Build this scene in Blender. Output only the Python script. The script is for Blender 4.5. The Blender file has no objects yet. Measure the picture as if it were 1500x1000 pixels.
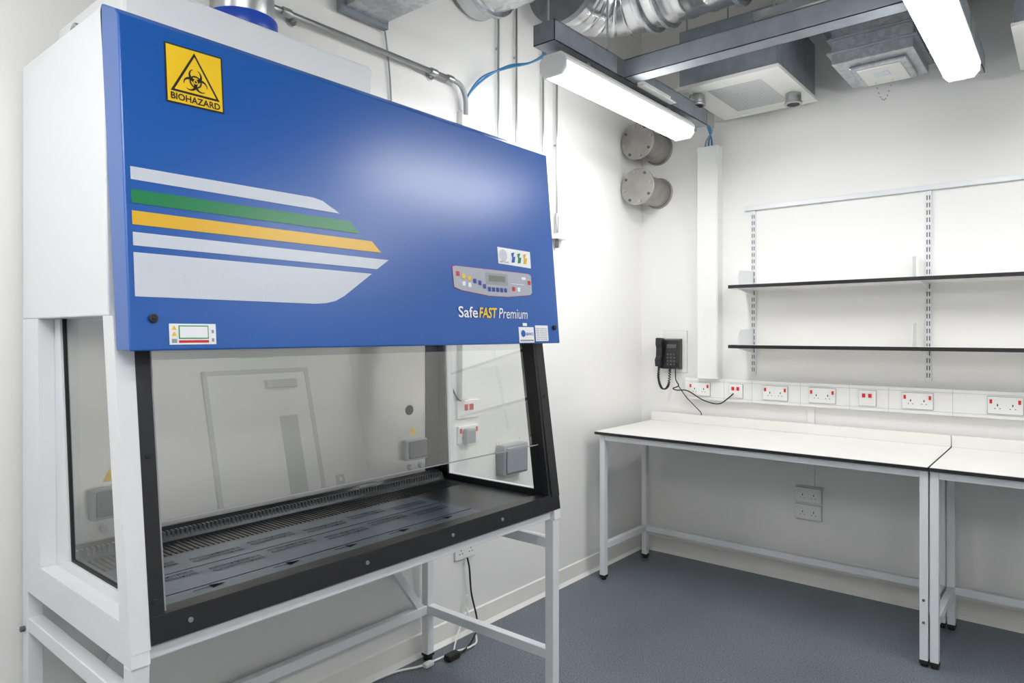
import bpy, bmesh, math, random
from mathutils import Vector, Matrix
random.seed(3)
SC=bpy.context.scene
COL=SC.collection
try:
    SC.view_settings.view_transform='Standard'
    SC.view_settings.look='None'
except Exception: pass

# ---------------------------------------------------------------- materials
def mat(name,col,rough=.5,metal=0,spec=.5,bump=None,var=None,coat=0,emit=None):
    m=bpy.data.materials.new(name);m.use_nodes=True
    nt=m.node_tree;N=nt.nodes;L=nt.links
    b=N['Principled BSDF']
    b.inputs['Base Color'].default_value=(*col,1)
    b.inputs['Roughness'].default_value=rough
    b.inputs['Metallic'].default_value=metal
    b.inputs['Specular IOR Level'].default_value=spec
    if coat: b.inputs['Coat Weight'].default_value=coat; b.inputs['Coat Roughness'].default_value=.27
    if emit:
        b.inputs['Emission Color'].default_value=(*emit[0],1);b.inputs['Emission Strength'].default_value=emit[1]
    def coord():
        return N.new('ShaderNodeTexCoord').outputs['Object']
    if bump:
        n=N.new('ShaderNodeTexNoise');n.inputs['Scale'].default_value=bump[0];n.inputs['Detail'].default_value=2
        L.new(coord(),n.inputs['Vector'])
        bp=N.new('ShaderNodeBump');bp.inputs['Strength'].default_value=bump[1];bp.inputs['Distance'].default_value=bump[2]
        L.new(n.outputs['Fac'],bp.inputs['Height']);L.new(bp.outputs[0],b.inputs['Normal'])
    if var:
        if var[0]=='voronoi':
            n=N.new('ShaderNodeTexVoronoi');n.inputs['Scale'].default_value=var[1];out=n.outputs['Color']
        else:
            n=N.new('ShaderNodeTexNoise');n.inputs['Scale'].default_value=var[1];n.inputs['Detail'].default_value=4;out=n.outputs['Fac']
        L.new(coord(),n.inputs['Vector'])
        r=N.new('ShaderNodeValToRGB')
        r.color_ramp.elements[0].position=var[3];r.color_ramp.elements[0].color=(*col,1)
        r.color_ramp.elements[1].position=var[4];r.color_ramp.elements[1].color=(*var[2],1)
        L.new(out,r.inputs[0]);L.new(r.outputs[0],b.inputs['Base Color'])
    return m
WALL=mat('wall_paint',(.83,.825,.80),.55,bump=(120,.08,.002),var=('noise',1.3,(.81,.805,.78),.35,.7))
CEIL=mat('ceiling_paint',(.62,.62,.61),.8,var=('noise',1.0,(.58,.58,.57),.3,.7))
WHITE=mat('white_powder_coat',(.74,.755,.77),.32,bump=(350,.15,.0006),var=('noise',2,(.71,.725,.74),.3,.7))
WGL=mat('white_plastic',(.82,.82,.80),.3,var=('noise',4,(.80,.80,.78),.3,.7))
LAM=mat('white_laminate',(.82,.805,.77),.28,bump=(300,.05,.0004),var=('noise',3,(.80,.785,.75),.3,.7))
BLUE=mat('blue_powder_coat',(.0,.092,.40),.30,spec=.5,bump=(210,.45,.0006),var=('noise',1.5,(.0,.086,.375),.3,.7),coat=.35)
BLUEL=mat('blue_plastic',(.01,.06,.42),.3)
BLK=mat('black_coated_frame',(.010,.010,.012),.38,bump=(250,.1,.0006))
BLKG=mat('black_gloss_plastic',(.014,.014,.016),.25)
RUB=mat('black_rubber',(.01,.01,.01),.6)
DRK=mat('dark_stainless',(.05,.052,.056),.3,metal=.6)
SS=mat('stainless_steel',(.90,.885,.845),.22,metal=.65,bump=(5,.06,.02),var=('noise',1.6,(.80,.785,.745),.3,.7))
FILM=mat('blue_grey_film',(.062,.083,.112),.30,spec=.4,bump=(14,.12,.01),var=('noise',5,(.088,.11,.145),.35,.7))
INK=mat('film_ink',(.005,.006,.009),.6,spec=.15)
GALV=mat('galvanised_steel',(.42,.44,.46),.33,metal=.85,var=('voronoi',45,(.54,.56,.58),.2,.8))
GALVD=mat('galvanised_trunking',(.20,.225,.25),.5,metal=.35,var=('noise',14,(.26,.285,.31),.3,.7))
FOIL=mat('spiral_duct_steel',(.54,.55,.56),.22,metal=.92,bump=(9,.15,.008),var=('noise',9,(.66,.67,.68),.35,.65))
CHR=mat('zinc_conduit',(.42,.43,.43),.3,metal=.85)
CAPM=mat('steel_blank_flange',(.38,.36,.33),.42,metal=.6,var=('noise',12,(.30,.285,.265),.3,.7))
YEL=mat('sign_yellow',(.86,.56,.01),.4)
SY=mat('stripe_gold',(.74,.43,.015),.3,bump=(210,.4,.0006),coat=.3)
SG=mat('stripe_green',(.0,.20,.065),.3,bump=(210,.4,.0006),coat=.3)
SW=mat('stripe_white',(.58,.62,.69),.3,bump=(210,.5,.0008),coat=.3)
INKB=mat('print_black',(.01,.01,.01),.45)
INKW=mat('print_white',(.85,.86,.88),.4)
RED=mat('switch_red',(.60,.02,.015),.35)
GREY=mat('grey_plastic',(.30,.32,.34),.4)
DGREY=mat('dark_grey_plastic',(.09,.095,.10),.4)
LGREY=mat('control_panel_grey',(.40,.42,.48),.35)
GRN=mat('label_green',(.02,.30,.10),.4)
LCD=mat('lcd_grey_green',(.20,.23,.20),.25)
BTNB=mat('button_blue',(.02,.06,.30),.35)
CBL=mat('blue_cable',(.04,.20,.40),.4)
GRILL=mat('white_grille',(.70,.70,.67),.45)
DOORM=mat('door_paint',(.40,.42,.44),.4,var=('noise',2,(.37,.39,.41),.3,.7))
SIGNG=mat('exit_sign_green',(.0,.35,.12),.4,emit=((.0,.6,.2),.8))
LENS=mat('luminaire_diffuser',(.9,.9,.9),.4,emit=((.99,.99,1.0),35))
FLOOR=mat('vinyl_floor',(.085,.105,.128),.36,bump=(160,.12,.001))
def floor_nodes(m):
    nt=m.node_tree;N=nt.nodes;L=nt.links;b=N['Principled BSDF']
    tc=N.new('ShaderNodeTexCoord')
    a=N.new('ShaderNodeTexNoise');a.inputs['Scale'].default_value=150;a.inputs['Detail'].default_value=3
    c=N.new('ShaderNodeTexNoise');c.inputs['Scale'].default_value=2.2;c.inputs['Detail'].default_value=3
    L.new(tc.outputs['Object'],a.inputs['Vector']);L.new(tc.outputs['Object'],c.inputs['Vector'])
    r=N.new('ShaderNodeValToRGB')
    r.color_ramp.elements[0].position=.36;r.color_ramp.elements[0].color=(.080,.100,.125,1)
    r.color_ramp.elements[1].position=.64;r.color_ramp.elements[1].color=(.215,.245,.28,1)
    L.new(a.outputs['Fac'],r.inputs[0])
    mx=N.new('ShaderNodeMixRGB');mx.blend_type='MULTIPLY';mx.inputs[0].default_value=.35
    L.new(r.outputs[0],mx.inputs[1]);L.new(c.outputs['Fac'],mx.inputs[2]);L.new(mx.outputs[0],b.inputs['Base Color'])
floor_nodes(FLOOR)
def glassmat(name,tint,base=.05,amp=.9):
    m=bpy.data.materials.new(name);m.use_nodes=True;nt=m.node_tree;N=nt.nodes;L=nt.links;N.clear()
    o=N.new('ShaderNodeOutputMaterial');t=N.new('ShaderNodeBsdfTransparent');t.inputs[0].default_value=(*tint,1)
    g=N.new('ShaderNodeBsdfGlossy');g.inputs['Roughness'].default_value=.0
    lw=N.new('ShaderNodeLayerWeight');lw.inputs['Blend'].default_value=.5
    p=N.new('ShaderNodeMath');p.operation='POWER';p.inputs[1].default_value=4
    q=N.new('ShaderNodeMath');q.operation='MULTIPLY_ADD';q.inputs[1].default_value=amp;q.inputs[2].default_value=base
    mx=N.new('ShaderNodeMixShader')
    L.new(lw.outputs['Facing'],p.inputs[0]);L.new(p.outputs[0],q.inputs[0]);L.new(q.outputs[0],mx.inputs[0])
    L.new(t.outputs[0],mx.inputs[1]);L.new(g.outputs[0],mx.inputs[2]);L.new(mx.outputs[0],o.inputs[0])
    return m
GLASS=glassmat('safety_glass',(.96,.965,.955),.20)
GLASS2=glassmat('side_glass',(.96,.97,.95),.05)

# ---------------------------------------------------------------- mesh helpers
def grp(name):
    e=bpy.data.objects.new(name,None);COL.objects.link(e);e.empty_display_size=.1;return e
def mk(parent,name,verts,faces,m,bev=0,smooth=False,seg=2):
    me=bpy.data.meshes.new(name);bm=bmesh.new()
    vs=[bm.verts.new(v) for v in verts]
    for f in faces:
        try:bm.faces.new([vs[i] for i in f])
        except ValueError: pass
    bmesh.ops.recalc_face_normals(bm,faces=bm.faces)
    for f in bm.faces:f.smooth=smooth
    bm.to_mesh(me);bm.free()
    me.materials.append(m)
    ob=bpy.data.objects.new(name,me);COL.objects.link(ob)
    if parent: ob.parent=parent
    if bev:
        md=ob.modifiers.new('bevel','BEVEL');md.width=bev;md.segments=seg;md.limit_method='ANGLE';md.angle_limit=math.radians(40)
    return ob
def boxvf(x0,x1,y0,y1,z0,z1,o=0):
    v=[(x0,y0,z0),(x1,y0,z0),(x1,y1,z0),(x0,y1,z0),(x0,y0,z1),(x1,y0,z1),(x1,y1,z1),(x0,y1,z1)]
    f=[(0,3,2,1),(4,5,6,7),(0,1,5,4),(1,2,6,5),(2,3,7,6),(3,0,4,7)]
    return v,[tuple(i+o for i in q) for q in f]
def box(p,n,x0,x1,y0,y1,z0,z1,m,bev=.002):
    v,f=boxvf(x0,x1,y0,y1,z0,z1);return mk(p,n,v,f,m,bev)
def boxes(p,n,l,m,bev=0):
    V=[];F=[]
    for b in l:
        v,f=boxvf(*b,o=len(V));V+=v;F+=f
    return mk(p,n,V,F,m,bev)
def prism(p,n,poly,axis,a0,a1,m,bev=.002,smooth=False):
    def P(u,v,a):
        return {'x':(a,u,v),'y':(u,a,v),'z':(u,v,a)}[axis]
    k=len(poly);V=[P(u,v,a0) for u,v in poly]+[P(u,v,a1) for u,v in poly]
    F=[tuple(range(k)),tuple(range(k,2*k))]+[(i,(i+1)%k,(i+1)%k+k,i+k) for i in range(k)]
    return mk(p,n,V,F,m,bev,smooth)
def frame_of(d):
    d=d.normalized();a=Vector((0,0,1)) if abs(d.z)<.9 else Vector((1,0,0))
    u=d.cross(a).normalized();return u,d.cross(u).normalized()
def sweep(p,n,path,radii,m,k=28,caps=True,smooth=True):
    path=[Vector(q) for q in path];V=[];F=[];u0=None
    for i,q in enumerate(path):
        d=(path[min(i+1,len(path)-1)]-path[max(i-1,0)]).normalized()
        if u0 is None:u,_=frame_of(d)
        else:u=(u0-d*u0.dot(d)).normalized()
        u0=u;w=d.cross(u)
        for j in range(k):
            a=2*math.pi*j/k;V.append(q+(u*math.cos(a)+w*math.sin(a))*radii[i])
    for i in range(len(path)-1):
        for j in range(k):
            F.append((i*k+j,i*k+(j+1)%k,(i+1)*k+(j+1)%k,(i+1)*k+j))
    if caps:F+= [tuple(range(k)),tuple(range((len(path)-1)*k,len(path)*k))]
    ob=mk(p,n,V,F,m,0,smooth)
    if caps and smooth:
        for f in ob.data.polygons:
            if len(f.vertices)>4:f.use_smooth=False
    return ob
def cyl(p,n,a,b,r,m,k=28):
    ob=sweep(p,n,[a,b],[r,r],m,k)
    md=ob.modifiers.new('bevel','BEVEL');md.width=min(.003,r*.2);md.segments=2;md.limit_method='ANGLE';md.angle_limit=1.0
    return ob
def rod(p,x,y,z0,z1=3.9):
    cyl(p,'threaded_rod',(x,y,z0),(x,y,z1),.005,CHR,10)
def catmull(pts,s=8):
    pts=[Vector(q) for q in pts];P=[pts[0]]+pts+[pts[-1]];o=[]
    for i in range(1,len(P)-2):
        for t in range(s):
            t/=s;a,b,c,d=P[i-1:i+3]
            o.append(.5*((2*b)+(-a+c)*t+(2*a-5*b+4*c-d)*t*t+(-a+3*b-3*c+d)*t**3))
    o.append(pts[-1]);return o
def cable(p,n,pts,r,m,s=8,k=10):
    q=catmull(pts,s);return sweep(p,n,q,[r]*len(q),m,k)
def textmesh(p,n,body,origin,U,Vv,w,h,m,bold=0.0,shear=0):
    cu=bpy.data.curves.new('t','FONT');cu.body=body;cu.size=1;cu.offset=bold;cu.resolution_u=3
    o=bpy.data.objects.new('t',cu);COL.objects.link(o);bpy.context.view_layer.update()
    me=bpy.data.meshes.new_from_object(o.evaluated_get(bpy.context.evaluated_depsgraph_get()))
    bpy.data.objects.remove(o)
    xs=[v.co.x for v in me.vertices];ys=[v.co.y for v in me.vertices]
    x0,x1,y0,y1=min(xs),max(xs),min(ys),max(ys)
    U=Vector(U).normalized();Vv=Vector(Vv).normalized();O=Vector(origin)
    if h is None:h=w*(y1-y0)/(x1-x0)
    for v in me.vertices:
        yy=(v.co.y-y0)/(y1-y0)*h
        v.co=O+U*((v.co.x-x0)/(x1-x0)*w+shear*yy)+Vv*yy
    me.materials.clear();me.materials.append(m);me.name=n
    ob=bpy.data.objects.new(n,me);COL.objects.link(ob);ob.parent=p
    return ob

# ---------------------------------------------------------------- room shell
RX,FY,BY,HZ=4.6,-1.9,4.285,3.9
box(None,'floor',-.1,RX+.1,FY-.1,BY+.1,-.1,0,FLOOR,0)
box(None,'ceiling',-.1,RX+.1,FY-.1,BY+.1,HZ,HZ+.1,CEIL,0)
box(None,'wall_left',-.1,0,FY-.1,BY+.1,0,HZ,WALL,0)
box(None,'wall_back',0,RX,BY,BY+.1,0,HZ,WALL,0)
box(None,'wall_right',RX,RX+.1,FY-.1,BY+.1,0,HZ,WALL,0)
box(None,'wall_front',0,RX,FY-.1,FY,0,HZ,WALL,0)
prism(None,'baseboard_left',[(0,0),(.03,0),(.012,.018),(.008,.095),(0,.1)],'y',FY,BY,LAM,0)
prism(None,'baseboard_back',[(BY,0),(BY-.03,0),(BY-.012,.018),(BY-.008,.095),(BY,.1)],'x',0.03,RX,LAM,0)
box(None,'baseboard_right',RX-.008,RX,FY,BY,0,.1,LAM,0)
box(None,'baseboard_front',0,RX,FY,FY+.008,0,.1,LAM,0)
d=grp('door_1')
boxes(d,'door_frame',[(RX-.03,RX,2.74,2.78,0,2.24),(RX-.03,RX,3.72,3.76,0,2.24),(RX-.03,RX,2.74,3.76,2.20,2.24)],DOORM,.003)
box(d,'door_leaf',RX-.02,RX,2.78,3.72,.005,2.20,WGL)
box(d,'vision_panel',RX-.024,RX-.018,3.40,3.58,1.0,1.8,GREY)
box(d,'door_closer',RX-.07,RX-.02,3.3,3.6,2.06,2.13,GREY)
cyl(d,'lever_handle',(RX-.06,2.86,1.02),(RX-.06,3.0,1.02),.01,CHR)
cyl(d,'handle_rose',(RX-.06,2.87,1.02),(RX-.018,2.87,1.02),.014,CHR)
s=grp('exit_sign');box(s,'sign_body',RX-.03,RX,3.1,3.45,2.35,2.50,SIGNG);box(s,'sign_arrow',RX-.033,RX-.03,3.15,3.25,2.39,2.46,INKW,0)
lb=grp('light_switch');box(lb,'switch_plate',RX-.01,RX,3.9,3.99,1.1,1.19,GREY,.002);box(lb,'switch_rocker',RX-.014,RX-.01,3.93,3.96,1.125,1.165,WGL,.001)

# ---------------------------------------------------------------- safety cabinet
C=grp('biological_safety_cabinet')
YL,YR=.61,2.20
def FX(z):return .70+(1.46-z)*.135
prism(C,'upper_body',[(.04,1.54),(.66,1.54),(.63,2.262),(.04,2.262)],'y',YL,YR,WHITE,.004)
prism(C,'side_skin_bottom_left',[(.04,.77),(.795,.77),(.79,.80),(FX(.80)-.038,.80),(FX(.86)-.038,.86),(.04,.86)],'y',YL,YL+.04,WHITE,.001)
prism(C,'side_skin_rear_left',[(.04,.86),(.19,.86),(.17,1.54),(.04,1.54)],'y',YL,YL+.04,WHITE,.001)
prism(C,'side_skin_front_left',[(.729,.86),(FX(.86)-.038,.86),(FX(1.46)-.038,1.46),(.66,1.54),(.632,1.54)],'y',YL,YL+.04,WHITE,.001)
prism(C,'front_post_left_white',[(FX(.8)-.038,.80),(FX(.8)+.002,.80),(FX(1.46)+.002,1.46),(.69,1.54),(.66,1.54),(FX(1.46)-.038,1.46)],'y',YL,YL+.042,WHITE,.0005)
prism(C,'side_inner_frame_left',[(.04,.84),(.76,.84),(.76,.886),(.285,.886),(.212,1.54),(.04,1.54)],'y',YL+.04,YL+.052,WHITE,.001)
prism(C,'side_seal_left',[(.285,.886),(.745,.886),(.745,.892),(.290,.892),(.218,1.54),(.212,1.54)],'y',YL+.046,YL+.056,RUB,0)
mk(C,'side_glass_left',[(.28,YL+.05,.886),(.76,YL+.05,.886),(.69,YL+.05,1.54),(.21,YL+.05,1.54)],[(0,1,2,3)],GLASS2)
prism(C,'side_skin_bottom_right',[(.04,.77),(.795,.77),(.782,.875),(.04,.875)],'y',YR-.04,YR,WHITE,.001)
prism(C,'side_skin_rear_right',[(.04,.875),(.21,.875),(.19,1.54),(.04,1.54)],'y',YR-.04,YR,WHITE,.001)
mk(C,'side_glass_right',[(.20,YR-.03,.875),(.76,YR-.03,.875),(.69,YR-.03,1.54),(.18,YR-.03,1.54)],[(0,1,2,3)],GLASS2)
prism(C,'side_frame_rear_right',[(.15,.87),(.215,.87),(.18,1.54),(.15,1.54)],'y',YR-.05,YR-.04,BLK,.001)
prism(C,'side_frame_front_right',[(.70,.875),(.79,.86),(.705,1.46),(.69,1.54),(.615,1.54)],'y',YR-.052,YR-.002,BLK,.001)
prism(C,'side_frame_bottom_right',[(.15,.85),(.78,.85),(.78,.88),(.15,.88)],'y',YR-.05,YR-.04,BLK,.001)
box(C,'base_pan',.04,.775,YL+.04,YR-.04,.77,.845,WHITE,.004)
box(C,'interior_back_panel',.10,.15,YL+.05,YR-.05,.845,1.54,SS,.001)
box(C,'rear_outer_skin',.04,.10,YL+.052,YR-.04,.845,1.54,WHITE,.001)
box(C,'rear_corner_seal',.15,.154,2.075,2.15,.87,1.54,BLK,0)
box(C,'work_surface',.15,.74,YL+.055,YR-.055,.845,.856,DRK,.001)
box(C,'protective_film',.355,.715,.69,1.83,.856,.8575,FILM,0)
prism(C,'rear_air_duct',[(.15,.856),(.205,.856),(.195,.875),(.165,.895),(.15,.895)],'y',YL+.06,YR-.06,DRK,.001)
boxes(C,'rear_grille_slots',[(.18,.20,y,y+.007,.86,.886) for y in [YL+.07+i*.014 for i in range(104)]],DGREY,0)
boxes(C,'surface_vents',[(.225,.34,y,y+.004,.856,.8582) for y in [YL+.09+i*.016 for i in range(88)]],BLK,0)
rows=["PROTECTIVE FILM REMOVE BEFORE USE","PELLICOLA PROTETTIVA RIMUOVERE"]
for i in range(6):
    y=.72+i*.185
    for j in range(2):
        for q in range(2):
            textmesh(C,'film_print',rows[q],(.42+j*.115+q*.024+.02*(i%2),y,.8585),(0,1,0),(-1,0,0),.15,.016,INK,.008)
for i,y in enumerate([.80,1.02,1.22,1.43,1.63]):
    x=.675
    mk(C,'film_arrow',[(x-.002,y,.8586),(x+.002,y,.8586),(x+.002,y+.07,.8586),(x-.002,y+.07,.8586),(x-.014,y+.045,.8586),(x+.014,y+.045,.8586),(x,y+.085,.8586)],[(0,1,2,3),(4,5,6)],INK)
boxes(C,'film_line',[(.652,.6545,.69,1.83,.8575,.8583),(.50,.5015,.69,1.83,.8575,.8583)],INK,0)
def ip_socket(p,y,z,x=.15):
    box(p,'socket_body',x,x+.03,y-.06,y+.06,z-.045,z+.045,GREY,.006)
    box(p,'socket_cover',x+.03,x+.042,y-.05,y+.05,z-.035,z+.04,DGREY,.008)
    mk(p,'warning_triangle',[(x+.001,y-.022,z+.06),(x+.001,y+.022,z+.06),(x+.001,y,z+.10)],[(0,1,2)],YEL)
    for s_ in(-.03,.03):
        cyl(p,'service_tap',(x,y+s_+.01,z-.075),(x+.02,y+s_+.01,z-.075),.012,GREY,16)
ip_socket(C,.80,1.0);ip_socket(C,2.0,1.0)
cyl(C,'hole_plug',(.15,1.98,1.17),(.155,1.98,1.17),.022,BLK)
def fprism(name,y0,y1,z0,z1,m,d0=0,d1=.03,bev=.001):
    return prism(C,name,[(FX(z0)+d0-d1,z0),(FX(z0)+d0,z0),(FX(z1)+d0,z1),(FX(z1)+d0-d1,z1)],'y',y0,y1,m,bev)
fprism('front_frame_left',YL+.042,YL+.075,.81,1.47,BLK,.004,.03)
fprism('front_frame_left_inner',YL+.075,YL+.082,.87,1.47,GREY,-.004,.02)
fprism('front_frame_right',2.135,2.20,.81,1.47,BLK,.004,.03)
fprism('front_frame_bottom',YL+.042,2.20,.808,.868,BLK,.005,.05)
prism(C,'front_airfoil',[(.712,.856),(.780,.868),(.775,.845),(.712,.845)],'y',YL+.052,2.15,BLK,.001)
prism(C,'front_air_guide',[(.62,.84),(.778,.80),(.775,.775),(.62,.775)],'y',YL+.042,2.15,WHITE,.001)
mk(C,'sash_glass',[(FX(1.06)-.025,YL+.08,1.06),(FX(1.06)-.025,2.14,1.06),(FX(1.5)-.025,2.14,1.5),(FX(1.5)-.025,YL+.08,1.5)],[(0,1,2,3)],GLASS)
mk(C,'sash_glass_edge',[(FX(1.06)-.022,YL+.08,1.06),(FX(1.06)-.022,2.14,1.06),(FX(1.064)-.022,2.14,1.064),(FX(1.064)-.022,YL+.08,1.064)],[(0,1,2,3)],GREY)
for (y,z) in [(YL+.058,1.22),(YL+.055,.90),(.74,.838),(1.25,.838),(1.60,.838),(1.85,.838),(2.17,1.25),(2.17,.9)]:
    cyl(C,'frame_screw',(FX(z),y,z),(FX(z)+.009,y,z),.006,CHR if z<.85 else RUB,14)
TB=(.786,1.461);TT=(.719,2.216)
prism(C,'front_panel',[(.711,1.463),TB,TT,(.702,2.232),(.625,2.266),(.615,2.25)],'y',YL,2.206,BLUE,.0035)
m_=(TT[0]-TB[0])/(TT[1]-TB[1])
nx=Vector((1,0,-m_)).normalized();up=Vector((m_,0,1)).normalized()
def PP(y,z,o=.0015):
    return Vector((TB[0]+m_*(z-TB[1]),y,z))+nx*o
def dec(name,poly,m,o=.0015):
    return mk(C,name,[PP(y,z,o) for y,z in poly],[tuple(range(len(poly)))],m)
def dtext(name,body,y,z,w,h,m,o=.003,bold=0,shear=0):
    return textmesh(C,name,body,PP(y,z,o),(0,1,0),up,w,h,m,bold,shear)
dec('stripe_white_top',[(.624,1.871),(1.094,1.873),(1.125,1.868),(1.18,1.840),(.624,1.842)],SW)
dec('stripe_green',[(.624,1.820),(1.214,1.822),(1.248,1.790),(.624,1.789)],SG)
dec('stripe_gold',[(.624,1.772),(1.290,1.772),(1.323,1.741),(.624,1.741)],SY)
dec('stripe_white_thin',[(.624,1.724),(1.35,1.721),(1.303,1.690),(.624,1.694)],SW)
dec('stripe_white_broad',[(.624,1.679),(1.283,1.675),(1.18,1.605),(1.15,1.59),(1.12,1.583),(1.085,1.58),(.624,1.581)],SW)
dec('sign_border',[(.708,2.040),(.849,2.044),(.849,2.187),(.708,2.184)],INKB,.0012)
dec('sign_yellow',[(.712,2.044),(.845,2.048),(.845,2.183),(.712,2.180)],YEL,.002)
cy,cz=.7785,2.104
dec('sign_triangle',[(.719,2.070),(.838,2.071),(cy,2.176)],INKB,.0026)
dec('sign_triangle_inner',[(.728,2.075),(.829,2.076),(cy,2.166)],YEL,.0032)
def annulus(name,y,z,r0,r1,m,o,a0=0,a1=360,k=28):
    V=[];F=[]
    for i in range(k+1):
        a=math.radians(a0+(a1-a0)*i/k)
        V+= [PP(y+r0*math.cos(a),z+r0*math.sin(a),o),PP(y+r1*math.cos(a),z+r1*math.sin(a),o)]
    for i in range(k):F.append((2*i,2*i+1,2*i+3,2*i+2))
    mk(C,name,V,F,m)
def crescent(y,z,ang,R,r,shift,m,o,k=36):
    V=[];F=[];a0=math.radians(ang)
    for i in range(k+1):
        t=math.radians(24)+(2*math.pi-math.radians(48))*i/k;a=a0+t
        V.append(PP(y+R*math.cos(a),z+R*math.sin(a),o))
        V.append(PP(y+shift*math.cos(a0)+r*math.cos(a),z+shift*math.sin(a0)+r*math.sin(a),o))
    for i in range(k):F.append((2*i,2*i+1,2*i+3,2*i+2))
    mk(C,'symbol_claw',V,F,m)
for a in (90,210,330):
    ar=math.radians(a);crescent(cy+.0145*math.cos(ar),cz+.0145*math.sin(ar),a,.0165,.0118,.0035,INKB,.0038)
annulus('symbol_gap',cy,cz,.0001,.0055,YEL,.0042)
annulus('symbol_ring',cy,cz,.0115,.0150,INKB,.0046)
annulus('symbol_core',cy,cz,.0001,.0028,INKB,.0050)
dtext('sign_text','BIOHAZARD',.719,2.050,.119,.0165,INKB,.0032,.02)
cp=[(1.622,1.722),(1.64,1.726),(2.03,1.724),(2.045,1.718),(2.045,1.655),(2.035,1.645),(1.90,1.632),(1.80,1.632),(1.66,1.645),(1.625,1.655)]
dec('control_border',[(a+(.0012 if a>1.83 else -.0012),b+(.0012 if b>1.68 else -.0012)) for a,b in cp],RED,.0012)
dec('control_plate',cp,LGREY,.0022)
dec('control_display_bezel',[(1.785,1.672),(1.905,1.672),(1.905,1.714),(1.785,1.714)],GREY,.003)
dec('control_display',[(1.80,1.684),(1.89,1.684),(1.89,1.705),(1.80,1.705)],LCD,.0036)
def btn(y,z,m,s=.008):dec('control_button',[(y-s,z-s),(y+s,z-s),(y+s,z+s),(y-s,z+s)],m,.0038)
for i,(y,z,mm) in enumerate([(1.645,1.70,RED),(1.672,1.693,YEL),(1.70,1.688,YEL),(1.727,1.680,BTNB),(1.752,1.675,BTNB),(1.775,1.664,BTNB),(1.70,1.665,INKW),(1.672,1.668,INKW),(1.80,1.655,BTNB),(1.822,1.655,BTNB),(1.844,1.655,BTNB),(1.866,1.655,BTNB),(1.888,1.655,BTNB),(1.935,1.662,RED),(1.965,1.662,INKW),(2.03,1.69,RED)]):
    btn(y,z,mm,.0078)
dec('control_line',[(1.92,1.68),(2.0,1.68),(2.0,1.682),(1.92,1.682)],INKW,.0036)
dec('control_lamp',[(1.985,1.70),(2.01,1.70),(2.01,1.71),(1.985,1.71)],INKW,.0036)
dec('label_white',[(1.86,1.752),(2.05,1.747),(2.05,1.810),(1.86,1.812)],INKW,.0015)
annulus('label_disc',1.89,1.783,.0001,.022,SW,.0024)
for i,mm in enumerate([BLUE,SG,SY]):
    y=1.935+i*.035
    dec('label_mark',[(y,1.760),(y+.018,1.762),(y+.024,1.785),(y+.012,1.782),(y+.02,1.80),(y,1.795),(y+.005,1.778)],mm,.0024)
dtext('label_text','SAFETY CLASS II',1.868,1.756,.05,.006,INKB,.0026)
dtext('name_text_a','Safe',1.637,1.553,.095,.038,INKW,.003,.012)
dtext('name_text_b','FAST',1.738,1.553,.090,.037,YEL,.003,.022,.18)
dtext('name_text_c','Premium',1.842,1.553,.162,.037,INKW,.003,.0,.18)
for nm,(a,b,c_,e) in {'label_service':(1.95,2.04,1.465,1.523),'label_rating':(2.05,2.13,1.470,1.530)}.items():
    dec(nm,[(a,c_),(b,c_),(b,e),(a,e)],INKW,.0015)
annulus('service_logo',1.975,1.499,.0001,.013,BLUE,.0024)
dtext('service_text','SERVICE',1.99,1.492,.045,.010,BTNB,.0026,.01)
for i in range(6):dtext('rating_text','MODEL NO 0000 CLASS II' if i%2 else 'SERIAL 12345 230V 50Hz',2.055,1.475+i*.008,.068,.004,INKB,.0026)
dec('label_line_a',[(1.955,1.470),(2.035,1.470),(2.035,1.476),(1.955,1.476)],GREY,.0024)
dec('label_small',[(1.975,1.527),(2.0,1.527),(2.0,1.538),(1.975,1.538)],INKW,.0024)
dec('caution_label',[(.694,1.474),(.803,1.474),(.803,1.522),(.694,1.522)],INKW,.0015)
dec('caution_green',[(.715,1.487),(.785,1.487),(.785,1.518),(.715,1.518)],GRN,.0022)
dec('caution_inner',[(.7175,1.4895),(.7825,1.4895),(.7825,1.5155),(.7175,1.5155)],INKW,.0028)
dec('caution_red',[(.715,1.478),(.785,1.478),(.785,1.484),(.715,1.484)],RED,.0022)
for z in(1.508,1.494):dec('caution_tri',[(.699,z),(.711,z),(.705,z+.01)],YEL,.0022)
dec('caution_box',[(.699,1.478),(.711,1.478),(.711,1.487),(.699,1.487)],GREY,.0022)
for z in(1.480,1.50):dec('caution_dot',[(.792,z),(.798,z),(.798,z+.008),(.792,z+.008)],GREY,.0022)
for(y,z) in[(.66,1.533),(2.172,1.522)]:
    v=PP(y,z,0);cyl(C,'panel_lock',v,v+nx*.008,.010,RUB,20)
    cyl(C,'panel_lock_core',v+nx*.008,v+nx*.010,.004,BLKG,12)
prism(C,'exhaust_housing',[(.68,2.262),(1.46,2.262),(1.46,2.375),(1.445,2.39),(.70,2.39),(.68,2.375)],'x',.10,.555,WHITE,.012)
cyl(C,'exhaust_collar_base',(.42,1.07,2.385),(.42,1.07,2.40),.108,CHR,44)
cyl(C,'exhaust_collar',(.42,1.07,2.40),(.42,1.07,2.445),.102,BLUEL,44)
cyl(C,'exhaust_pipe',(.42,1.07,2.445),(.42,1.07,2.70),.092,CHR,44)
for y in(.66,2.15):
    pts=[(.30+.03*math.cos(a),y,2.295+.03*math.sin(a)) for a in [i*2*math.pi/24 for i in range(25)]]
    sweep(C,'lifting_eye',pts,[.006]*25,CHR,10,caps=False)
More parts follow.
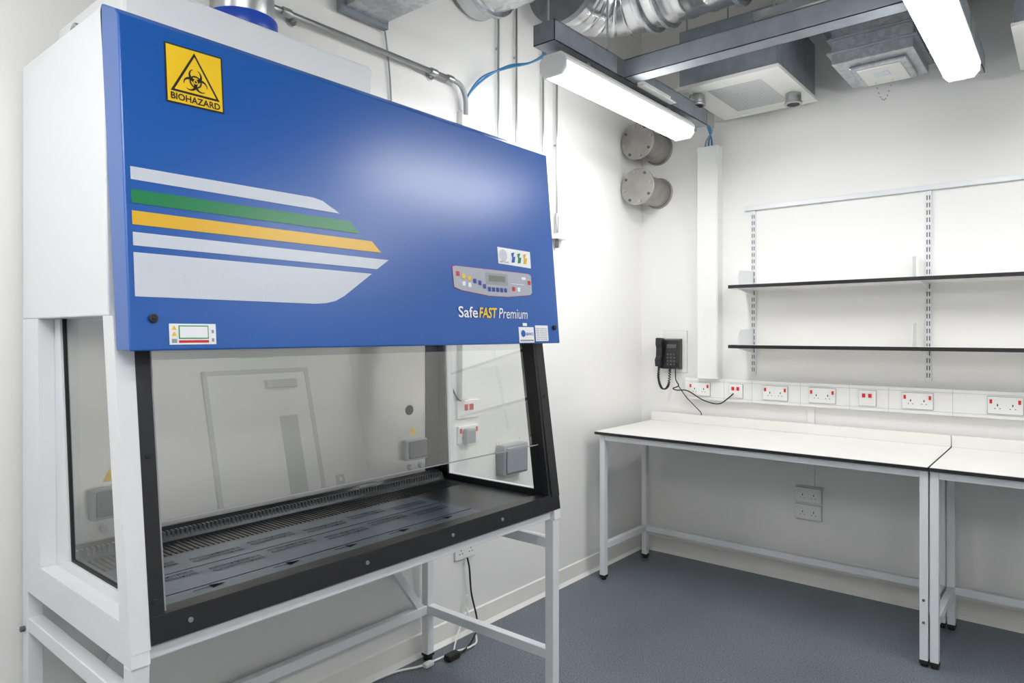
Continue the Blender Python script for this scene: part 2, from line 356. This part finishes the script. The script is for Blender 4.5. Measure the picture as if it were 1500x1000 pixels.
for nm,x,y in[('fl',.75,YL),('fr',.75,2.155),('rl',.04,YL),('rr',.04,2.155)]:
    box(C,'stand_leg_'+nm,x,x+.04,y,y+.04,.02,.77,WHITE,.003)
    cyl(C,'stand_foot_'+nm,(x+.02,y+.02,0),(x+.02,y+.02,.022),.022,RUB,20)
    box(C,'leg_cap_'+nm,x-.001,x+.041,y-.001,y+.041,.018,.03,RUB,.001)
for nm,y in[('l',YL),('r',2.155)]:
    box(C,'stand_side_rail_top_'+nm,.08,.75,y+.002,y+.038,.655,.695,WHITE,.003)
    box(C,'stand_side_rail_low_'+nm,.08,.75,y+.002,y+.038,.215,.255,WHITE,.003)
box(C,'stand_rear_rail',.042,.078,YL+.04,2.155,.215,.255,WHITE,.003)
box(C,'stand_rear_top_rail',.042,.078,YL+.04,2.155,.73,.77,WHITE,.003)
for(y0,y1) in[(2.12,1.76),(.68,1.04)]:
    w=.02 if y1<y0 else -.02
    prism(C,'stand_brace',[(y0+w,.255),(y0-w,.255),(y1-w,.75),(y1+w,.75)],'x',.046,.074,WHITE,.001)
cyl(C,'stand_bolt',(.06,YL,.66),(.06,YL-.012,.66),.008,DGREY,12)

# ---------------------------------------------------------------- benches
def bench(x0,x1,la,lb):
    B=grp('laboratory_bench')
    y0,y1=3.53,4.262
    box(B,'worktop_core',x0,x1,y0,y1,.884,.900,BLKG,.001)
    box(B,'worktop_surface',x0+.002,x1-.002,y0+.002,y1,.900,.9025,LAM,.0005)
    box(B,'upstand',x0,x1,y1-.022,y1,.9025,.962,LAM,.002)
    for nm,x,y in[('fl',la,y0+.015),('fr',lb-.034,y0+.015),('bl',la,4.065),('br',lb-.034,4.065)]:
        box(B,'leg_'+nm,x,x+.034,y,y+.04,.022,.884,WHITE,.003)
        box(B,'leg_cap_'+nm,x-.001,x+.035,y-.001,y+.041,.014,.03,RUB,.001)
        cyl(B,'foot_'+nm,(x+.017,y+.02,0),(x+.017,y+.02,.02),.016,RUB,16)
    a,b=la+.034,lb-.034
    L2=(la+.002,la+.032,y0+.055,4.065);R2=(lb-.032,lb-.002,y0+.055,4.065)
    boxes(B,'top_rails',[(a,b,y0+.018,y0+.052,.85,.884),(a,b,4.067,4.103,.85,.884),(*L2,.85,.884),(*R2,.85,.884)],WHITE,.002)
    boxes(B,'lower_rails',[(a,b,4.067,4.103,.185,.222),(*L2,.185,.222),(*R2,.185,.222)],WHITE,.002)
    for z in(.20,.30): cyl(B,'bolt',(lb-.017,y0+.015,z),(lb-.017,y0+.010,z),.006,DGREY,10)
    return B
bench(.093,1.852,.121,1.850);bench(1.856,3.62,1.857,3.59)

# ---------------------------------------------------------------- dado trunking + sockets
T=grp('dado_trunking')
box(T,'trunking_body',.35,4.0,4.237,4.284,1.065,1.205,WGL,.004)
boxes(T,'trunking_cover_lines',[(.352,3.998,4.2365,4.238,1.083,1.0842),(.352,3.998,4.2365,4.238,1.186,1.1872)],GREY,0)
for x in (.62,.80,1.09,1.36,1.56,1.86):
    box(T,'cover_joint',x,x+.0012,4.2365,4.238,1.066,1.204,GREY,0)
def socket_back(x,z,double=True,y=4.236,spur=False,white=False):
    S=grp('fused_spur_outlet' if spur else 'double_power_socket')
    w=.073 if double else .043;h=.043
    box(S,'plate_rim',x-w-.0015,x+w+.0015,y-.003,y,z-h-.0015,z+h+.0015,GREY,.001)
    box(S,'face_plate',x-w,x+w,y-.010,y-.003,z-h,z+h,WGL,.003)
    yf=y-.010
    if spur:
        box(S,'switch_a',x-.026,x-.009,yf-.005,yf,z+.004,z+.026,RED,.001)
        box(S,'switch_b',x+.006,x+.023,yf-.005,yf,z+.004,z+.026,RED,.001)
        box(S,'fuse_carrier',x-.03,x+.03,yf-.002,yf,z-.03,z-.008,LAM,.001)
    else:
        for sx,ss in((-.037,-1),(.037,1)):
            c=x+sx*.85
            boxes(S,'pin_slots',[(c-.0025,c+.0025,yf-.0006,yf+.001,z-.004,z+.007),(c-.013,c-.008,yf-.0006,yf+.001,z-.018,z-.014),(c+.008,c+.013,yf-.0006,yf+.001,z-.018,z-.014)],INKB if not white else DGREY,0)
            sxx=x+ss*.059
            box(S,'rocker_switch',sxx-.0055,sxx+.0055,yf-.005,yf,z+.009,z+.030,WGL if white else RED,.001)
    return S
zs=1.135
for x,dbl,sp in[(.455,1,0),(.70,0,1),(.945,1,0),(1.215,1,0),(1.455,0,1),(1.70,1,0),(2.085,1,0),(2.5,1,0),(2.8,0,1)]:
    socket_back(x,zs,bool(dbl),spur=bool(sp))
U=[socket_back(1.13,.535,True,4.262,white=True),socket_back(1.13,.435,True,4.262,white=True)]
box(U[0],'back_box',1.13-.074,1.13+.074,4.262,4.285,.385,.585,GRILL,.002)
ct=grp('conduit_drop');box(ct,'conduit_cover',1.12,1.16,4.272,4.285,.586,1.064,WGL,.002)
cc=grp('corner_trunking');box(cc,'column_body',.45,.59,4.205,4.285,1.206,2.71,WGL,.003)
box(cc,'column_lid',.456,.584,4.201,4.206,1.206,2.70,WGL,.001)
SH=grp('bracket_shelving')
for x in(.795,1.745,2.695):
    box(SH,'upright',x-.014,x+.014,4.272,4.285,1.24,2.27,WHITE,.001)
    boxes(SH,'upright_slots',[(x+s_-.0025,x+s_+.0025,4.2712,4.273,1.26+i*.04,1.285+i*.04) for i in range(25) for s_ in(-.006,.006)],DGREY,0)
    for z in(1.42,1.78):
        prism(SH,'bracket',[(4.272,z-.045),(4.02,z-.012),(4.02,z-.0),(4.02,z+.075),(4.05,z+.10),(4.272,z+.11)] if x<1 else [(4.272,z-.045),(4.02,z-.010),(4.02,z),(4.272,z)],'x',x-.002,x+.002,WHITE,0)
        if 1<x<2: prism(SH,'bracket_divider',[(4.15,z),(4.272,z),(4.272,z+.14),(4.17,z+.13)],'x',x-.06,x-.057,WHITE,0)
for z in(1.42,1.78):
    box(SH,'shelf_board',.745,2.95,4.004,4.265,z-.009,z+.009,LAM,.001)
    box(SH,'shelf_edge',.743,2.95,3.999,4.004,z-.010,z+.010,BLKG,.001)
    box(SH,'shelf_end',.742,.745,3.999,4.265,z-.010,z+.010,BLKG,.001)
tr=grp('shelving_top_rail');box(tr,'rail',.74,3.2,4.262,4.285,2.272,2.30,WHITE,.002)

# ---------------------------------------------------------------- telephone
PH=grp('telephone')
box(PH,'wall_plate',.175,.345,4.277,4.285,1.235,1.515,WGL,.003)
box(PH,'wall_plate_rim',.1735,.3465,4.281,4.285,1.2335,1.5165,GREY,.001)
prism(PH,'phone_base',[(4.277,1.255),(4.225,1.262),(4.215,1.30),(4.232,1.455),(4.277,1.465)],'x',.165,.315,BLKG,.006)
prism(PH,'handset',[(4.225,1.285),(4.175,1.275),(4.170,1.325),(4.186,1.345),(4.19,1.40),(4.178,1.425),(4.182,1.47),(4.232,1.468),(4.235,1.43),(4.215,1.40),(4.212,1.34),(4.222,1.32)],'x',.160,.205,BLKG,.007)
boxes(PH,'keypad',[(.230+i*.023,.242+i*.023,4.213,4.226,1.286+j*.022,1.297+j*.022) for i in range(3) for j in range(4)],DGREY,.001)
box(PH,'phone_display',.228,.295,4.214,4.235,1.40,1.425,DGREY,.002)
hp=[(.18,4.20,1.275),(.175,4.20,1.20),(.19,4.21,1.135),(.22,4.21,1.125),(.245,4.21,1.16),(.25,4.22,1.26)]
q=catmull(hp,40);N_=len(q);coil=[]
for i,v in enumerate(q):
    a=i*1.1;coil.append(v+Vector((.007*math.cos(a),.007*math.sin(a),0)))
sweep(PH,'coiled_cord',coil,[.0035]*N_,RUB,6)
cable(PH,'line_cord',[(.28,4.24,1.26),(.285,4.235,1.19),(.31,4.225,1.15),(.27,4.225,1.13),(.30,4.22,1.12),(.38,4.215,1.12),(.50,4.20,1.065),(.60,4.20,1.05),(.66,4.21,1.09),(.69,4.215,1.12)],.0038,RUB)
cable(PH,'power_cord',[(.30,4.24,1.15),(.36,4.23,1.08),(.41,4.235,1.03),(.46,4.235,.985),(.47,4.228,.965)],.003,RUB)

# ---------------------------------------------------------------- sleeves
for z in(2.765,2.465):
    S=grp('blanked_pipe_sleeve')
    cyl(S,'sleeve_pipe',(.135,4.285,z),(.135,3.995,z),.093,CAPM,48)
    cyl(S,'blank_flange',(.135,3.995,z),(.135,3.983,z),.122,CAPM,56)
    cyl(S,'wall_collar',(.135,4.285,z),(.135,4.27,z),.105,CAPM,48)
    for i in range(8):
        a=i*math.pi/4+.2;cyl(S,'flange_bolt',(.135+.10*math.cos(a),3.983,z+.10*math.sin(a)),(.135+.10*math.cos(a),3.973,z+.10*math.sin(a)),.010,DGREY if i%2 else CHR,6)

# ---------------------------------------------------------------- left wall items
def socket_left(y,z,red=True,plug=False):
    S=grp('double_power_socket')
    box(S,'face_plate',0,.012,y-.073,y+.073,z-.043,z+.043,WGL,.003)
    for sy in(-.035,.035):
        c=y+sy
        boxes(S,'pin_slots',[(.0115,.0126,c-.003,c+.003,z-.002,z+.008),(.0115,.0126,c-.013,c-.007,z-.018,z-.013),(.0115,.0126,c+.007,c+.013,z-.018,z-.013)],INKB,0)
        box(S,'rocker_switch',.012,.017,y+sy*1.65-.006,y+sy*1.65+.006,z+.008,z+.032,RED if red else WGL,.001)
    if plug: box(S,'plug_top',.012,.05,y-.045,y+.015,z-.04,z+.03,GREY,.006)
    return S
S=grp('fused_spur_outlet');box(S,'face_plate',0,.012,2.42,2.58,1.075,1.165,WGL,.003)
box(S,'switch_a',.012,.018,2.47,2.49,1.115,1.145,RED,.001);box(S,'switch_b',.012,.018,2.505,2.53,1.115,1.145,RED,.001)
socket_left(2.50,.995,plug=True)
socket_left(2.48,.42,red=False)
iso=grp('isolator_enclosure');box(iso,'enclosure',0,.06,2.72,2.92,.75,.91,GREY,.006);box(iso,'enclosure_lid',.06,.07,2.735,2.905,.762,.898,GREY,.006)
ac=grp('alarm_cable');cable(ac,'cable',[(.008,2.34,1.62),(.008,2.345,1.45),(.008,2.37,1.28),(.01,2.41,1.19),(.012,2.44,1.165)],.004,RUB)
CN=grp('metal_conduit')
sweep(CN,'conduit_run',[(.05,-1.2,2.72),(.05,2.34,2.72)],[.012]*2,CHR,16)
cable(CN,'conduit_bend',[(.05,2.33,2.72),(.05,2.40,2.71),(.045,2.44,2.66),(.04,2.45,2.58)],.012,GREY)
for y in(1.45,2.22,2.33):cyl(CN,'coupler',(.05,y-.02,2.72),(.05,y+.02,2.72),.017,CHR,16)
for y in(.6,1.5,2.24):
    cyl(CN,'standoff',(.001,y,2.72),(.05,y,2.72),.008,CHR,12);cyl(CN,'saddle',(.001,y,2.72),(.006,y,2.72),.025,CHR,16)
vt=grp('vertical_trunking');box(vt,'trunking_body',0,.035,2.43,2.475,1.17,2.60,WGL,.003)
bc=grp('blue_data_cables')
for i in range(2):
    cable(bc,'cable_%d'%i,[(.03,2.455+i*.015,2.61),(.035,2.47,2.68),(.06,2.55+.02*i,2.79),(.12,2.68,2.86+.01*i),(.25,2.70,2.86),(.42,2.62,2.84+i*.01),(.62,2.45,2.82)],.0055,CBL)
bc2=grp('blue_data_cables')
for i in range(3):
    cable(bc2,'drop_%d'%i,[(.64+.01*i,3.82,2.78),(.62+.008*i,3.95,2.79),(.58+.01*i,4.10,2.77),(.545-.02*i,4.22,2.74),(.53-.02*i,4.245,2.66)],.006,CBL if i<2 else GREY)
hc=grp('hanging_cable');cable(hc,'cable',[(.015,1.96,2.83),(.012,1.975,2.75),(.01,1.99,2.65),(.01,2.0,2.5),(.01,2.0,2.27)],.004,GREY)
for i,(y,z0) in enumerate([(2.72,1.9),(2.87,1.9),(3.11,1.9)]):
    r=grp('steel_conduit_drop');cyl(r,'rod',(.018,y,z0),(.018,y,3.88),.006,CHR,12)
    for z in(2.3,3.0):cyl(r,'clip',(0,y,z),(.018,y,z),.006,CHR,10)
r=grp('sensor_conduit');cyl(r,'rod',(.02,3.24,2.09),(.02,3.24,3.88),.006,CHR,12)
box(r,'sensor_head',0,.05,3.21,3.31,2.05,2.08,WGL,.006);cyl(r,'connector',(.02,3.24,2.08),(.02,3.24,2.2),.011,CHR,12)
cyl(r,'clip',(0,3.24,2.6),(.02,3.24,2.6),.006,CHR,10);cyl(r,'gland',(.02,3.24,2.0),(.02,3.24,2.05),.012,DGREY,12)

fc=grp('power_extension_lead')
cable(fc,'white_lead',[(.02,2.46,.16),(.10,2.46,.012),(.14,2.38,.008),(.12,2.28,.008),(.10,2.1,.008),(.05,1.98,.008),(.035,1.80,.008)],.005,WGL)
cable(fc,'white_lead_loop',[(.03,2.47,.20),(.03,2.44,.10),(.06,2.36,.02),(.13,2.27,.01)],.004,WGL)
cable(fc,'black_lead',[(.02,2.48,.38),(.035,2.48,.33),(.03,2.50,.2),(.07,2.50,.06),(.12,2.40,.012),(.16,2.28,.012)],.0045,RUB)
box(fc,'inline_connector',.13,.17,2.205,2.28,.0,.03,RUB,.008)
box(fc,'cable_joint',.10,.13,2.10,2.15,.0,.02,WGL,.006)

# ---------------------------------------------------------------- luminaires
def luminaire(xc,y0,y1,zb=2.595):
    G=grp('suspended_linear_luminaire')
    w=.066
    prism(G,'diffuser',[(xc-w,zb+.055),(xc-w,zb+.025),(xc-w+.022,zb),(xc+w-.022,zb),(xc+w,zb+.025),(xc+w,zb+.055)],'y',y0+.012,y1-.012,LENS,.004)
    prism(G,'housing',[(xc-w-.006,zb+.05),(xc+w+.006,zb+.05),(xc+w+.004,zb+.066),(xc+w-.02,zb+.095),(xc-w+.02,zb+.095),(xc-w-.004,zb+.066)],'y',y0,y1,WGL,.003)
    for ye in(y0,y1-.014):
        prism(G,'end_cap',[(xc-w-.002,zb+.055),(xc-w-.002,zb+.024),(xc-w+.02,zb-.003),(xc+w-.02,zb-.003),(xc+w+.002,zb+.024),(xc+w+.002,zb+.055)],'y',ye,ye+.014,WGL,.002)
    for yy in(y0+.22,y1-.25):
        box(G,'hanger_clip',xc-.03,xc+.03,yy,yy+.03,zb+.09,2.7115,CHR,.001)
    return G
luminaire(.65,2.34,3.59)
luminaire(1.98,2.26,3.51)
luminaire(.75,-1.15,.10)
for x in(1.98,3.30):
    luminaire(x,-.75,.50)
luminaire(3.30,2.26,3.51)
def utrunk(x0,x1,y0,y1,z0=2.712,z1=2.795,end=False,rods=()):
    TK=grp('steel_cable_trunking');t=.003
    L=[(x0,x1,y0,y1,z0,z0+t)]
    if (x1-x0)<(y1-y0):
        L+=[(x0,x0+t,y0,y1,z0,z1),(x1-t,x1,y0,y1,z0,z1),(x0,x0+.015,y0,y1,z1-t,z1),(x1-.015,x1,y0,y1,z1-t,z1)]
        if end:L+=[(x0,x1,y0,y0+t,z0,z1)]
        ys=[y0+.5+i*1.0 for i in range(int((y1-y0-.4)//1.0)+1)]
        cps=[(x0-.003,x1+.003,y,y+.10,z0+.004,z1-.004) for y in ys]
        boxes(TK,'joint_sleeves',[q for (a,b,c,e,f,g) in cps for q in((a,a+.003,c,e,f,g),(b-.003,b,c,e,f,g))],CHR,0)
    else:
        L+=[(x0,x1,y0,y0+t,z0,z1),(x0,x1,y1-t,y1,z0,z1),(x0,x1,y0,y0+.015,z1-t,z1),(x0,x1,y1-.015,y1,z1-t,z1)]
    for y in rods:rod(TK,(x0+x1)/2,y,z0)
    boxes(TK,'channel',L,GALVD)
    return TK
utrunk(.595,.705,2.28,3.80,2.712,2.80,True,rods=(2.31,2.78))
utrunk(1.925,2.035,-1.2,3.85,rods=(-1.0,1.0,2.80))
utrunk(3.245,3.355,-1.2,3.85,rods=(-1.0,1.0,2.80))
utrunk(.695,.805,-1.7,.20,rods=(-1.5,.05))
utrunk(.708,1.922,2.84,2.93,2.714,2.80)
utrunk(2.038,3.242,2.84,2.93,2.714,2.80)
jb=grp('angle_bracket');boxes(jb,'bracket_body',[(.7085,.712,2.96,3.31,2.712,2.75),(.7085,.745,2.96,3.31,2.708,2.712)],GRILL,0)

# ---------------------------------------------------------------- ducts
def ribbed(p,n,path,r,m,amp=.006,rib=.05,step=.0125,k=40):
    q=catmull(path,24) if len(path)>2 else [Vector(path[0]),Vector(path[1])]
    out=[]
    for a,b in zip(q[:-1],q[1:]):
        L=(b-a).length;n_=max(1,int(L/step))
        for i in range(n_):out.append(a.lerp(b,i/n_))
    out.append(q[-1])
    R=[];s=0
    for i,v in enumerate(out):
        if i:s+=(v-out[i-1]).length
        ph=(s%rib)/rib;R.append(r+(amp if ph<.22 else 0))
    return sweep(p,n,out,R,m,k)
D=grp('spiral_duct')
ribbed(D,'duct_main',[(.55,3.33,3.36),(2.9,3.33,3.36)],.20,FOIL,.004,.12,.02)
ribbed(D,'duct_elbow',[(.27,2.95,3.36),(.275,3.10,3.36),(.33,3.24,3.36),(.44,3.315,3.36),(.56,3.33,3.36)],.20,FOIL,.004,.09,.01)
cyl(D,'elbow_flange',(.27,2.93,3.36),(.27,2.97,3.36),.218,GALVD,48)
for x in(.57,.66,1.05):cyl(D,'flange',(x,3.33,3.36),(x+.025,3.33,3.36),.222,GALV,48)
D2=grp('rectangular_duct')
box(D2,'duct_body',.02,1.3,1.72,1.93,2.845,3.05,GALV,.002)
boxes(D2,'duct_flanges',[(.02,.05,1.70,1.95,2.825,3.07),(.55,.58,1.70,1.95,2.825,3.07)],GALVD,.002)
D3=grp('round_supply_duct')
ribbed(D3,'duct_tube',[(.02,2.52,3.27),(2.6,2.52,3.27)],.185,FOIL,.004,.10,.02)
cyl(D3,'duct_flange',(.12,2.52,3.27),(.15,2.52,3.27),.205,GALV,48)
D4=grp('main_extract_duct')
box(D4,'duct_body',1.25,4.4,3.93,4.20,3.22,3.50,GALV,.002)
boxes(D4,'duct_flanges',[(x,x+.03,3.915,4.215,3.205,3.515) for x in(1.25,2.1,3.0)],GALVD,.002)
FC=grp('fan_coil_unit')
x0,x1,y0,y1,z0,z1=.64,1.20,3.52,4.20,2.85,3.18
box(FC,'casing',x0+.012,x1-.012,y0+.012,y1-.012,z0+.006,z1,GALVD,.003)
boxes(FC,'bottom_frame',[(x0,x1,y0,y0+.05,z0,z0+.02),(x0,x1,y1-.05,y1,z0,z0+.02),(x0,x0+.05,y0+.05,y1-.05,z0,z0+.02),(x1-.05,x1,y0+.05,y1-.05,z0,z0+.02)],GRILL,.002)
box(FC,'grille_plate',x0+.05,x1-.05,y0+.05,y1-.05,z0+.003,z0+.01,GRILL,0)
boxes(FC,'grille_slots',[(x0+.13,x1-.13,y,y+.003,z0+.0015,z0+.0035) for y in[y0+.12+i*.0145 for i in range(31)]],GREY,0)
for(x,y) in[(x0+.06,y0+.14),(x1-.07,y1-.22)]:
    cyl(FC,'spigot',(x,y,z0-.055),(x,y,z0+.002),.042,CHR,28);cyl(FC,'spigot_rim',(x,y,z0-.06),(x,y,z0-.045),.048,CHR,28);cyl(FC,'spigot_bore',(x,y,z0-.062),(x,y,z0-.058),.034,RUB,28)
for(x,y) in[(x0+.04,y0+.05),(x1-.04,y0+.05),(x0+.04,y1-.05),(x1-.04,y1-.05)]:rod(FC,x,y,z1)
AB=grp('duct_access_box')
x0,x1,y0,y1,z0,z1=1.39,1.79,3.66,4.13,2.85,3.06
box(AB,'casing',x0+.02,x1-.02,y0+.02,y1-.02,z0,z1,GALV,.003)
boxes(AB,'flanges',[(x0,x1,y0,y1,z0+.05,z0+.062),(x0,x1,y0,y1,z0+.12,z0+.13),(x0-.01,x1+.01,y0-.01,y1+.01,z1-.012,z1)],GALVD,.002)
box(AB,'access_door',x0+.08,x1-.06,y0+.10,y1-.05,z0-.018,z0+.002,GALV,.012)
box(AB,'access_door_panel',x0+.11,x1-.09,y0+.13,y1-.08,z0-.024,z0-.016,GRILL,.006)
box(AB,'door_label',x0+.17,x0+.24,y0+.2,y0+.27,z0-.026,z0-.023,SW,0)
for i in range(11):
    a0=Vector((x0+.15+.008*i,y1-.12,z0-.02-.10*math.sin(i/10*math.pi)));cyl(AB,'chain_link',a0,a0+Vector((.004,0,-.008)),.003,CHR,8)
for(x,y) in[(x0,y0),(x1,y0)]:rod(AB,x,y,z1)
ribbed(AB,'duct_connection',[(1.59,3.85,3.06),(1.59,3.82,3.12),(1.56,3.70,3.18),(1.52,3.56,3.22)],.12,FOIL,.005,.04,.01,32)
F2=grp('ceiling_ventilation_unit')
box(F2,'casing',2.16,2.75,3.55,4.15,2.80,3.13,GALVD,.003)
box(F2,'bottom_panel',2.15,2.76,3.54,4.16,2.785,2.80,GRILL,.002)
boxes(F2,'grille_slots',[(2.28,2.63,y,y+.003,2.7835,2.7855) for y in[3.66+i*.0145 for i in range(26)]],GREY,0)
SU=grp('support_channel')
boxes(SU,'channel',[(1.1,3.0,3.44,3.48,3.085,3.10),(1.1,3.0,3.44,3.443,3.10,3.125),(1.1,3.0,3.477,3.48,3.10,3.125)],CHR,0)
for x in(1.2,2.1,2.9):
    rod(SU,x,3.46,3.09,3.22)

# ---------------------------------------------------------------- world + camera
w=bpy.data.worlds.new('world');SC.world=w;w.use_nodes=True
w.node_tree.nodes['Background'].inputs[0].default_value=(.8,.85,.9,1);w.node_tree.nodes['Background'].inputs[1].default_value=.3
cam=bpy.data.cameras.new('camera');cam.sensor_width=36;cam.lens=24.0;cam.shift_y=-12/1500;cam.clip_start=.05
co=bpy.data.objects.new('camera',cam);COL.objects.link(co)
co.location=(2.37,0,1.5);co.rotation_euler=(math.pi/2,0,math.atan2(.6388,.7694))
SC.camera=co
